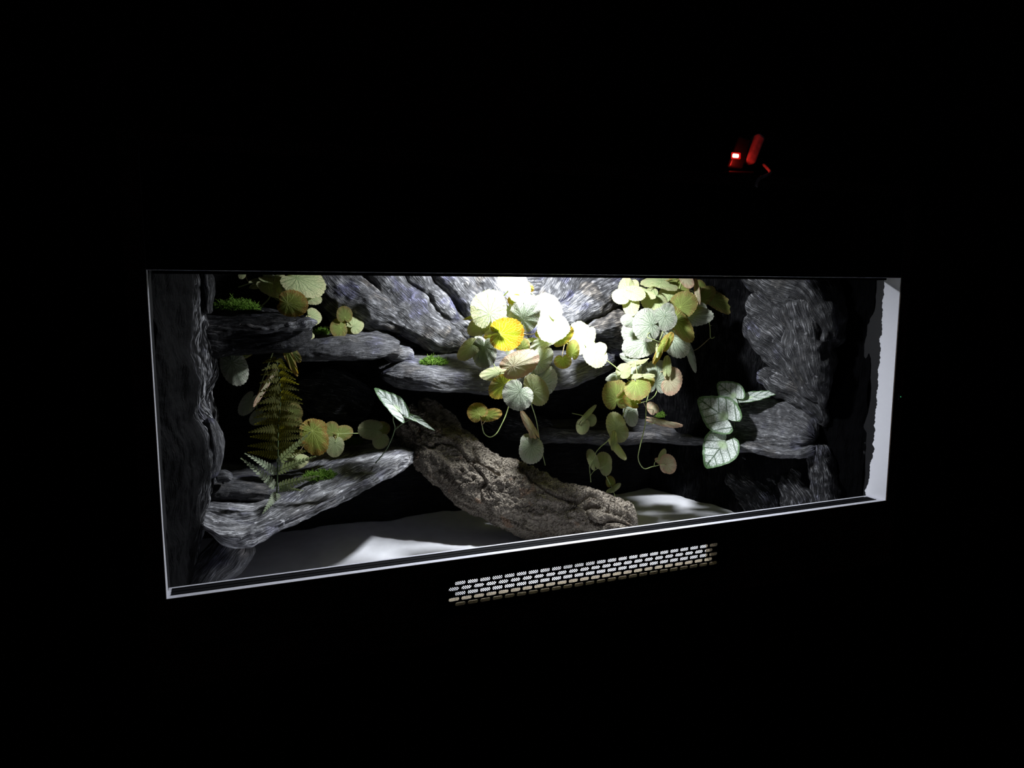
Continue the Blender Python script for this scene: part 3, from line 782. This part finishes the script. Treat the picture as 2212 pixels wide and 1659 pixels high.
def pts(T_, lst):
    ox, oy, sc = T_
    return [at(ox+p[0]/sc, oy+p[1]/sc, p[2]) for p in lst]
def plant(name, label, cat, base, group=None):
    return thing(name, label, cat, tuple(base), group)
def stems(parent, vines, attaches, r=0.0011, rp=0.0007, mat=None, matp=None):
    """main vines as one mesh; a curved petiole from every leaf to the nearest vine point"""
    nodes = []
    for v in vines:
        V, F = [], []
        tube_data(V, F, v, r, r*0.7); nodes += [cr(v, i/24) for i in range(25)]
        from_data('vine_stem', V, F, mat or M_STEM, parent)
    for A in attaches:
        q = min(nodes, key=lambda c: (c-A).length)
        if (q-A).length < 0.001: continue
        m = (q+A)/2+Vector((0, 0.0, -0.12*(q-A).length))+Vector((0, .1*(q-A).length, 0))
        V, F = [], []
        tube_data(V, F, [q, m, A], rp, rp*0.8, ns=6, steps=9)
        from_data('petiole', V, F, matp or M_STEMP, parent)

ZC = (960, 580, 5.027); ZL = (960, 840, 5.027); ZR = (1260, 580, 5.027); ZQ = (1180, 820, 5.027); ZT = (300, 560, 3.95); ZB = (300, 900, 3.95)
ZS = (1400, 780, 3.814); ZM = (700, 580, 3.95)

# --- middle plant ---
P1 = plant('trailing_plant', 'bushy trailing plant glowing brightly under the lamp above the middle ledge', 'plant', at(1130, 590, .34))
DY = -0.03
A_ = []
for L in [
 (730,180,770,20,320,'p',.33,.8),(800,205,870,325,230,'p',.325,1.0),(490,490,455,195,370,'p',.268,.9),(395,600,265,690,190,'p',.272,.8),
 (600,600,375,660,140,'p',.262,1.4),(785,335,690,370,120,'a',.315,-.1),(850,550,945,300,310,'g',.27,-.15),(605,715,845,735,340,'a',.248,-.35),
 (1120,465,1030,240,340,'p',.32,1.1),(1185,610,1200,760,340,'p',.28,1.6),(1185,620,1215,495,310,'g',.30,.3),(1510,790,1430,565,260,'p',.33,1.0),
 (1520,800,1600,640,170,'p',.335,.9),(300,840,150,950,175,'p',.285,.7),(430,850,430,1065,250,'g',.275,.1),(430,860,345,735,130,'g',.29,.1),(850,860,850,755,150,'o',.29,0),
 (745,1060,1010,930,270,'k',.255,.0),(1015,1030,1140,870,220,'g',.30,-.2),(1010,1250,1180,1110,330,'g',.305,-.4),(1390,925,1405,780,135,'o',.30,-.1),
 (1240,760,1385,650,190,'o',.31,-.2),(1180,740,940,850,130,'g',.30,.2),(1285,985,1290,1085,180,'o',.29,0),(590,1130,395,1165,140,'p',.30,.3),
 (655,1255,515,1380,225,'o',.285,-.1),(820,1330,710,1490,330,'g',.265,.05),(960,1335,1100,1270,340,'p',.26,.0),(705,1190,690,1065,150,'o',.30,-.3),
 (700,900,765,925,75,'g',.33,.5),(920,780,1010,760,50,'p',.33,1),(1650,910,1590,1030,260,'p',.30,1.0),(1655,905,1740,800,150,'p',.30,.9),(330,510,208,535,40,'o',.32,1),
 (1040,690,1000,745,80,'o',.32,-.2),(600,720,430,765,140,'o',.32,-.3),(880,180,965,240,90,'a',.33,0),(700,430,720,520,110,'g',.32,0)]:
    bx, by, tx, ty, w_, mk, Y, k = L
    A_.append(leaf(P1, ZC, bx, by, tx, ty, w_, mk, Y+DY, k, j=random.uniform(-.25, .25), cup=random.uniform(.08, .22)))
vine1 = pts(ZC, [(880,-40,.34),(870,200,.335),(800,500,.325),(820,800,.31),(760,1060,.30),(800,1300,.295),(850,1420,.29)])
vineb = pts(ZC, [(870,200,.335),(1100,420,.33),(1240,700,.315),(1380,850,.31),(1500,820,.31),(1620,900,.305)])
vinec = pts(ZC, [(870,100,.335),(640,300,.325),(520,520,.315),(400,760,.305),(530,1030,.285),(600,1160,.28),(675,1275,.28)])
A2 = []
for L in [(375,275,300,170,215,'a',.27,.3),(455,290,620,255,130,'a',.27,.2),(955,440,835,240,85,'k',.30,.1),(950,450,945,530,60,'k',.30,.1),
          (950,615,925,800,250,'g',.295,.1),(950,615,860,500,190,'g',.30,.1)]:
    bx, by, tx, ty, w_, mk, Y, k = L
    A2.append(leaf(P1, ZL, bx, by, tx, ty, w_, mk, Y+0.0, k, cup=.15))
vd = pts(ZL, [(710,150,.28),(670,280,.28),(620,390,.275),(565,485,.27),(495,523,.27),(430,480,.27),(408,390,.27)])
vd2 = pts(ZL, [(408,395,.27),(395,330,.27),(378,275,.27)]); vd3 = pts(ZL, [(415,385,.27),(440,350,.27),(460,290,.27)])
ve_ = pts(ZL, [(900,0,.29),(945,170,.29),(1000,350,.30),(1040,600,.30),(1095,830,.31)])
ve2 = pts(ZL, [(1010,490,.30),(970,450,.30),(955,430,.30)]); ve3 = pts(ZL, [(1025,560,.30),(985,590,.298),(950,615,.295)])
vine1.append(ve_[0]); 
stems(P1, [vine1, vineb, vinec, vd, ve_], A_); stems(P1, [vd2, vd3, ve2, ve3], [], r=0.0008, mat=M_STEMP)

# --- right plant ---
P2 = plant('trailing_plant', 'large trailing plant with pale round leaves and long stems right of the middle ledge', 'plant', at(1480, 590, .34))
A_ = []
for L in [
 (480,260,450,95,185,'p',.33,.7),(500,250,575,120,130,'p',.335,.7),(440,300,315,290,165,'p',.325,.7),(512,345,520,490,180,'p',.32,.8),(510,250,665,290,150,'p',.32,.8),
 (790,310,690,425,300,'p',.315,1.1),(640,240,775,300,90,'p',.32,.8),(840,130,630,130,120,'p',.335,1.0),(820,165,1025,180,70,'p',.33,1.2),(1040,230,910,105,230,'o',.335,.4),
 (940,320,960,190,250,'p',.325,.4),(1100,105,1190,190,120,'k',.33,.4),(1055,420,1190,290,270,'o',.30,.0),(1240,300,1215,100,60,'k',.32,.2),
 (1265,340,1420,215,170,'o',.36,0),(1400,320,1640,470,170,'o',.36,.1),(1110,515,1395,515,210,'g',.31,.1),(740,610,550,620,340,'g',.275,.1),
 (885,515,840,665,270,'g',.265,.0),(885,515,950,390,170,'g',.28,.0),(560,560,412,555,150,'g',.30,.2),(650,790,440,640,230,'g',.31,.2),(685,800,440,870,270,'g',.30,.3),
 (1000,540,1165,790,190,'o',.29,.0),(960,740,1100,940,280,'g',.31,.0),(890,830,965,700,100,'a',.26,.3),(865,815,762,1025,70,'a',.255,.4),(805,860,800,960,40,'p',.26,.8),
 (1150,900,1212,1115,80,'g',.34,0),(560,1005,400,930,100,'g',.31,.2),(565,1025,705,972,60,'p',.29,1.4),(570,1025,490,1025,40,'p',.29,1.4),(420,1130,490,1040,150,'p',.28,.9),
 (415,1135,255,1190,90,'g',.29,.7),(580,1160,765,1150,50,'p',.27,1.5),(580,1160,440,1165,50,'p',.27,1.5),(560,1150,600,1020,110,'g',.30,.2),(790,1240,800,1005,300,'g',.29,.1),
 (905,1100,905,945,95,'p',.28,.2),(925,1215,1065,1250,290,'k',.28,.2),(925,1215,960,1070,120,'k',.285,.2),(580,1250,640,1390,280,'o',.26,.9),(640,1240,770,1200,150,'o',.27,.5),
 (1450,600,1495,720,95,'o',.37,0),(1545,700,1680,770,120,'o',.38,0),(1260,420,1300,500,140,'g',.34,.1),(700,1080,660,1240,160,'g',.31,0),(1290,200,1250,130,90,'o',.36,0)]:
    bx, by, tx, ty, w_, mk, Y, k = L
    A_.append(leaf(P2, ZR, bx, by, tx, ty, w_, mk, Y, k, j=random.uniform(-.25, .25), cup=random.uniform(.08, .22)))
v1 = pts(ZR, [(1100,-50,.345),(1050,200,.335),(960,450,.32),(860,700,.31),(780,950,.30),(800,1200,.295),(760,1400,.29)])
v2 = pts(ZR, [(1050,100,.34),(800,180,.335),(620,260,.33),(505,320,.325)])
v3 = pts(ZR, [(230,980,.30),(350,1070,.29),(425,1135,.28),(500,1225,.27),(560,1248,.27),(590,1215,.27),(570,1030,.285)])
v4 = pts(ZR, [(770,680,.29),(705,710,.27),(700,750,.265),(780,780,.26),(870,815,.26)])
v5 = pts(ZR, [(1100,200,.34),(1280,320,.36),(1370,600,.37),(1385,755,.37),(1460,720,.37),(1540,700,.38)])
v6 = pts(ZR, [(0,870,.31),(120,930,.305),(230,980,.30)])
B_2 = []
for L in [(765,225,750,10,290,'o',.32,-.2),(860,190,1050,120,150,'o',.30,0),(960,245,845,180,130,'a',.27,.2),(765,540,730,355,200,'p',.30,.1),(765,545,855,655,200,'p',.30,.1),
          (735,700,735,550,75,'p',.285,.3),(740,700,858,858,85,'p',.285,.5),(905,330,940,505,150,'g',.34,0),(1165,330,1110,250,110,'k',.33,.2),(1175,300,1200,360,80,'k',.33,.2),
          (1200,440,1470,490,70,'k',.31,.6),(400,480,385,590,140,'p',.36,0),(400,470,365,430,80,'p',.36,0),(470,440,545,440,130,'p',.37,0),(420,405,540,272,55,'p',.36,.3),
          (520,910,470,765,110,'p',.36,0),(630,920,610,790,165,'p',.37,0),(645,930,650,1040,125,'p',.36,0),(700,1130,690,1050,100,'o',.38,0),(720,1190,805,1128,60,'p',.37,.5),
          (715,1190,650,1222,40,'p',.37,.5),(1250,850,1285,755,75,'p',.29,.2),(1300,925,1400,880,210,'k',.28,.1),(1290,925,1330,1005,120,'k',.29,.1),(1240,890,1185,860,60,'k',.30,.1)]:
    bx, by, tx, ty, w_, mk, Y, k = L
    B_2.append(leaf(P2, ZQ, bx, by, tx, ty, w_, mk, Y, k, j=random.uniform(-.15, .15), cup=.15))
q1 = pts(ZQ, [(1130,100,.30),(1090,250,.29),(1075,480,.285),(1025,700,.28),(998,860,.28),(1060,965,.28),(1150,945,.28),(1200,935,.28)])
q2 = pts(ZQ, [(1200,935,.28),(1250,920,.28),(1300,925,.28)]); q3 = pts(ZQ, [(1170,935,.28),(1185,890,.282),(1250,860,.29)])
q4 = pts(ZQ, [(860,300,.34),(800,480,.33),(680,650,.33),(590,730,.34),(540,790,.35),(510,870,.36),(470,930,.36),(485,1115,.37)])
q5 = pts(ZQ, [(480,1040,.365),(520,990,.365),(580,955,.365),(645,930,.36)])
q6 = pts(ZQ, [(1080,480,.30),(1150,480,.31),(1210,455,.31)]); q7 = pts(ZQ, [(645,1040,.37),(690,1130,.38),(730,1220,.38),(770,1330,.38)])
q8 = pts(ZQ, [(280,365,.38),(350,380,.37),(420,400,.365),(440,440,.36),(400,480,.36)])
v1 += [q4[0]]
stems(P2, [v1, v2, v3, v4, v5, q1, q4], A_+B_2[:9]); stems(P2, [q2, q3, q5, q6, q7, q8, v6], [], r=0.0008, mat=M_STEM)
# --- upper left plant ---
P3 = plant('trailing_plant', 'pale leaved trailing plant on top of the upper left ledge', 'plant', at(560, 660, .33))
A_ = []
for L in [(893,110,872,162,62,'p',.33,.5),(1040,185,1240,125,90,'p',.33,.8),(1110,215,1300,300,130,'p',.32,.5),(1190,230,1265,155,110,'p',.325,.5),(1350,160,1600,240,220,'p',.32,.5),(1345,120,1500,110,60,'p',.33,.8),
          (1300,195,1350,300,115,'g',.33,.2),(1268,375,1440,405,215,'a',.30,-.2),(1268,375,1215,330,110,'a',.305,-.2),(1445,300,1560,350,115,'p',.34,.4),(1440,310,1400,290,60,'p',.34,.6),(1470,480,1558,505,140,'p',.35,.4),
          (1210,300,1240,335,70,'p',.33,.6),(1100,120,1160,190,80,'g',.35,.2),(1440,640,1500,655,60,'p',.37,.4)]:
    bx, by, tx, ty, w_, mk, Y, k = L
    A_.append(leaf(P3, ZT, bx, by, tx, ty, w_, mk, Y, k+(.4 if mk in 'pg' else 0), j=(.9 if mk in 'pg' else .1)+random.uniform(-.2, .2), cup=.16))
u1 = pts(ZT, [(1020,415,.34),(1090,360,.335),(1130,290,.33),(1150,200,.33),(1180,100,.33),(1200,20,.33)]); u2 = pts(ZT, [(1130,300,.33),(1200,350,.325),(1300,280,.33),(1400,330,.335),(1440,460,.34),(1440,640,.37)])
u3 = pts(ZT, [(850,240,.34),(960,200,.335),(1040,170,.33),(1150,200,.33)])
stems(P3, [u1, u2, u3], A_)
P4 = plant('leaf_sprig', 'three small round leaves on the moss beside the left middle ledge', 'plant', at(730, 705, .42))
A_ = []
for L in [(1757,495,1755,405,130,'o',.40,-.1),(1722,585,1640,560,150,'o',.40,0),(1722,590,1690,665,120,'o',.40,0),(1832,570,1905,520,140,'p',.41,.3),(1825,575,1810,640,100,'o',.415,.1)]:
    bx, by, tx, ty, w_, mk, Y, k = L; A_.append(leaf(P4, ZT, bx, by, tx, ty, w_, mk, Y, k+.15, j=.4, cup=.12))
stems(P4, [pts(ZT, [(1560,580,.42),(1640,578,.41),(1740,572,.405),(1790,570,.41)]), pts(ZT, [(1810,560,.41),(1790,530,.41),(1757,495,.40)])], A_, r=0.0009)
P5 = plant('trailing_plant', 'dim trailing leaves hanging under the upper left ledge beside the fern', 'plant', at(620, 745, .33))
A_ = []
for L in [(1165,745,1240,760,60,'p',.30,.5),(1235,725,1345,975,75,'a',.27,.1),(1305,790,1375,875,80,'o',.31,.0),(795,880,880,1060,215,'g',.33,.2),(780,870,700,900,160,'g',.335,.2),(735,800,750,780,40,'p',.34,.5),(930,780,790,850,90,'o',.36,.2),
          (955,1200,870,1320,130,'g',.40,.1),(1125,1000,985,1240,50,'k',.36,.1),(1310,1310,1390,1280,150,'o',.36,0),(1040,1330,960,1400,120,'g',.42,.0),(1300,1390,1390,1390,90,'o',.37,0)]:
    bx, by, tx, ty, w_, mk, Y, k = L; A_.append(leaf(P5, ZT, bx, by, tx, ty, w_, mk, Y, k, cup=.14))
stems(P5, [pts(ZT, [(1300,718,.31),(1230,715,.30),(1165,745,.31),(1000,790,.36),(880,850,.35),(800,880,.335)]), pts(ZT, [(1165,745,.31),(1080,960,.38),(1020,1150,.41),(1000,1350,.42)]), pts(ZT, [(1360,740,.33),(1330,745,.32),(1305,790,.31)])], A_, r=0.0008)
P6 = plant('leaf_sprig', 'sprig of amber veined leaves behind the fern above the lower left ledge', 'plant', at(700, 985, .42))
A_ = []
for L in [(1478,1465,1570,1655,215,'a',.34,.0),(1470,1450,1480,1365,150,'a',.345,.0),(1480,1460,1600,1430,170,'a',.342,.0),(1655,1480,1640,1385,120,'o',.37,.0),(1715,1490,1825,1455,125,'o',.37,.1),(1675,1565,1670,1678,155,'p',.36,.1),
          (1300,1720,1450,1700,130,'p',.36,.5),(1700,1500,1720,1540,60,'k',.37,.3)]:
    bx, by, tx, ty, w_, mk, Y, k = L; A_.append(leaf(P6, ZT, bx, by, tx, ty, w_, mk, Y, k+.15, j=.4, cup=.14))
stems(P6, [pts(ZT, [(1370,1400,.37),(1440,1440,.36),(1560,1500,.37),(1700,1490,.37),(1870,1485,.38)]), pts(ZT, [(1700,1490,.37),(1690,1530,.365),(1675,1565,.36)])], A_, r=0.0009)
P7 = plant('leaf_sprig', 'dim cluster of three grey green leaves left of the cork log', 'plant', at(820, 960, .44))
A_ = []
for L in [(2020,1455,1885,1440,165,'p',.39,.1),(2040,1450,2145,1440,125,'o',.41,.0),(2065,1525,2060,1612,135,'p',.39,.1)]:
    bx, by, tx, ty, w_, mk, Y, k = L; A_.append(leaf(P7, ZT, bx, by, tx, ty, w_, mk, Y, k+.15, j=.4, cup=.14))
stems(P7, [pts(ZT, [(1880,1490,.40),(1960,1490,.40),(2030,1480,.40),(2090,1560,.42)])], A_, r=0.0009)
# --- silver heart plants ---
def silver(T_, P, lst, vines):
    for L in lst:
        bx, by, tx, ty, w_, Y, k, j = L; leaf(P, T_, bx, by, tx, ty, w_, 'p', Y, k, j=j, kind='s', cup=.10)
    stems(P, vines, [], r=0.0010, mat=M_STEMD)
P8 = plant('heart_leaf_plant', 'four silver heart shaped leaves with dark veins on the right ledge', 'plant', at(1590, 935, .30))
silver(ZS, P8, [(700,285,562,170,215,.27,.45,-.5),(620,455,395,292,310,.265,.5,-.5),(825,303,1102,243,85,.25,1.1,-.5),(612,690,462,880,310,.25,.35,-.4)],
       [pts(ZS, [(750,590,.29),(712,540,.28),(722,470,.275),(768,375,.27)]), pts(ZS, [(768,375,.27),(815,340,.27),(860,312,.27)]), pts(ZS, [(750,590,.29),(735,600,.27),(690,630,.26),(612,690,.25)]),
        pts(ZS, [(722,470,.275),(680,470,.27),(620,455,.265)]), pts(ZS, [(768,375,.27),(740,330,.27),(700,285,.27)])])
P9 = plant('heart_leaf_plant', 'two pale silver leaves on a thin stem at the log\'s open end', 'plant', at(810, 1000, .29))
silver(ZM, P9, [(622,1195,432,993,150,.215,.9,.4),(770,1285,952,1368,50,.215,1.3,.2),(765,1285,662,1250,40,.215,1.3,.2)],
       [pts(ZM, [(440,1660,.29),(540,1530,.26),(603,1375,.235),(588,1290,.225),(600,1195,.215)]), pts(ZM, [(603,1375,.235),(690,1310,.222),(768,1283,.215)])])

# ---------------- fern ----------------
fern = plant('fern', 'upright olive fern with toothed fronds on the lower left ledge', 'fern', at(598, 1070, .27))
YF = .24
rach = [at(598, 1066, YF), at(600, 1000, YF), at(601, 930, YF+.005), at(606, 870, YF+.01), at(604, 820, YF+.015), at(596, 765, YF+.02)]
V, F = [], []; tube_data(V, F, rach, 0.0013, 0.0005); from_data('rachis', V, F, M_STEMD, fern)
def pinna(base, tip, wid, mat, side, droop=0.004, n=13):
    V, F = [], []
    d = tip-base; L = d.length; dn = d.normalized(); nrm = Vector((0.05, -1, 0.5)).normalized()
    s = dn.cross(nrm).normalized(); nn = s.cross(dn)
    def P(u, v, b=0): return base+d*u+s*v+nn*(b-droop*u*u*4)
    # midrib strip
    for i in range(n):
        u0, u1 = i/n, (i+0.86)/n; um = (u0+u1)/2
        wv = wid*(1-um)**0.75*(0.75+0.35*min(1, um*6))
        for sg in (1, -1):
            k = len(V)
            V.extend([P(u0, 0), P(u0+0.1/n, sg*wv*0.55, .0006), P(u0+0.65/n+.012, sg*wv, .0009), P(u1+.02, sg*wv*0.92, .0004), P(u1, sg*wv*0.4, .0003), P(u1, 0)])
            F.append((k, k+1, k+4, k+5)); F.append((k+1, k+2, k+3, k+4))
        k = len(V); V.extend([P(u0, -wv*.1), P((i+1)/n, -wv*.1), P((i+1)/n, wv*.1), P(u0, wv*.1)]); F.append((k, k+1, k+2, k+3))
    return from_data('leaflet', V, F, mat, fern)
for i in range(15):
    py = 778+i*16.5; t = (1066-py)/(1066-765)
    # half widths read from the photograph's outline
    hw = 8+52*((py-765)/230)**0.85
    b = cr(rach, t)
    for sg in (-1, 1):
        if i > 13: continue
        px_ = CX+FPX*((b-CAM).dot(CR)/(b-CAM).dot(CF))
        tip = at(px_+sg*hw, py-hw*0.34+random.uniform(-3, 3), YF-0.012+random.uniform(-.012, .012))
        pinna(b, tip, 0.0065+0.0022*min(1, i/8), M_FERN_BACKLIT, sg, n=7+i//2)
for (bx, by, tx, ty, w_) in [(1165,600,935,375,.0085),(1170,480,978,325,.008),(1180,470,1450,340,.0085),(1185,400,1415,160,.008),(1195,600,1478,500,.009),(1185,655,1100,760,.008),(1200,620,1330,600,.006)]:
    pinna(at(300+bx/3.95, 900+by/3.95, YF), at(300+tx/3.95, 900+ty/3.95, YF-.045), w_, M_FERN_LIT, 1, n=12)

# ---------------- device with red light on the cabinet ----------------
YD = 0.10
dv = thing('power_adapter', 'dark slanted power adapter with a glowing red indicator on top of the cabinet', 'power adapter', tuple(at(1600, 373, YD)))
def slab_px(name, c4, Y, th, mat, parent, bev=0.003):
    V = [at(x, y, Y) for x, y in c4]+[at(x, y, Y)+Vector((0, th, 0)) for x, y in c4]
    F = [(0, 1, 2, 3), (7, 6, 5, 4), (0, 4, 5, 1), (1, 5, 6, 2), (2, 6, 7, 3), (3, 7, 4, 0)]
    o = from_data(name, V, F, mat, parent, smooth=False)
    m = o.modifiers.new('b', 'BEVEL'); m.width = bev; m.segments = 4
    return o
M_DEV = simple('dull_black_casing', (0.008, 0.008, 0.008), 0.45, 0.4)
M_GREYP = simple('pale_grey_plastic', (0.55, 0.53, 0.53), 0.35, 0.5, nscale=60, namp=0.3)
slab_px('casing', [(1572,362), (1606,366), (1622,300), (1598,292)], YD+.004, .03, M_DEV, dv, .004)
M_HALO = emis('red_glow_halo', (0.9, 0.01, 0.01), 0.55)  # halo of the LED imitated by a dim glowing ring around the lens
slab_px('glow_halo', [(1581,343), (1601,344), (1601.5,329.5), (1582,328)], YD+.002, .004, M_HALO, dv, .002)
slab_px('indicator_lens', [(1583.5,340), (1597,341), (1597.5,332.5), (1584.5,331)], YD, .006, M_REDLED, dv, .002)
slab_px('bottom_rim', [(1574,373.5), (1628,374.5), (1629,370), (1575,369)], YD-.002, .02, M_DEV, dv, .001)
pl_ = thing('plug', 'slanted rounded plug lit red beside the glowing indicator', 'plug', tuple(at(1626, 353, YD)))
slab_px('plug_body', [(1612,346), (1634,356), (1657,296), (1642,284)], YD+.006, .02, M_GREYP, pl_, .006)
V, F = [], []
tube_data(V, F, [at(1633, 404, -.006), at(1636, 391, -.006), at(1645, 383, -.004), at(1656, 379, .004), at(1664, 372, .05), at(1650, 356, .10)], .0026, .0026, ns=10, steps=20)
from_data('plug_cable', V, F, M_GREYP, pl_)
rl = bpy.data.lights.new('indicator_light', 'POINT'); rl.energy = 0.055; rl.color = (1, 0.03, 0.02); rl.shadow_soft_size = 0.003
ro = bpy.data.objects.new('indicator_light', rl); COL.objects.link(ro); ro.location = at(1595, 344, YD-.012)
# green indicator right of the opening
gi = thing('status_light', 'tiny green status light on the dark frame right of the opening', 'indicator light', tuple(at(1946, 857, -.004)))
c = at(1946, 857, -.0055)
boxes('bezel', [((c.x-.004, -.0050, c.z-.006), (c.x+.004, -.0016, c.z+.006))], M_DEV, gi, .001)
boxes('lens', [((c.x-.0008, -.0056, c.z-.0010), (c.x+.0008, -.0049, c.z+.0008))], M_GREENLED, gi, .0003)
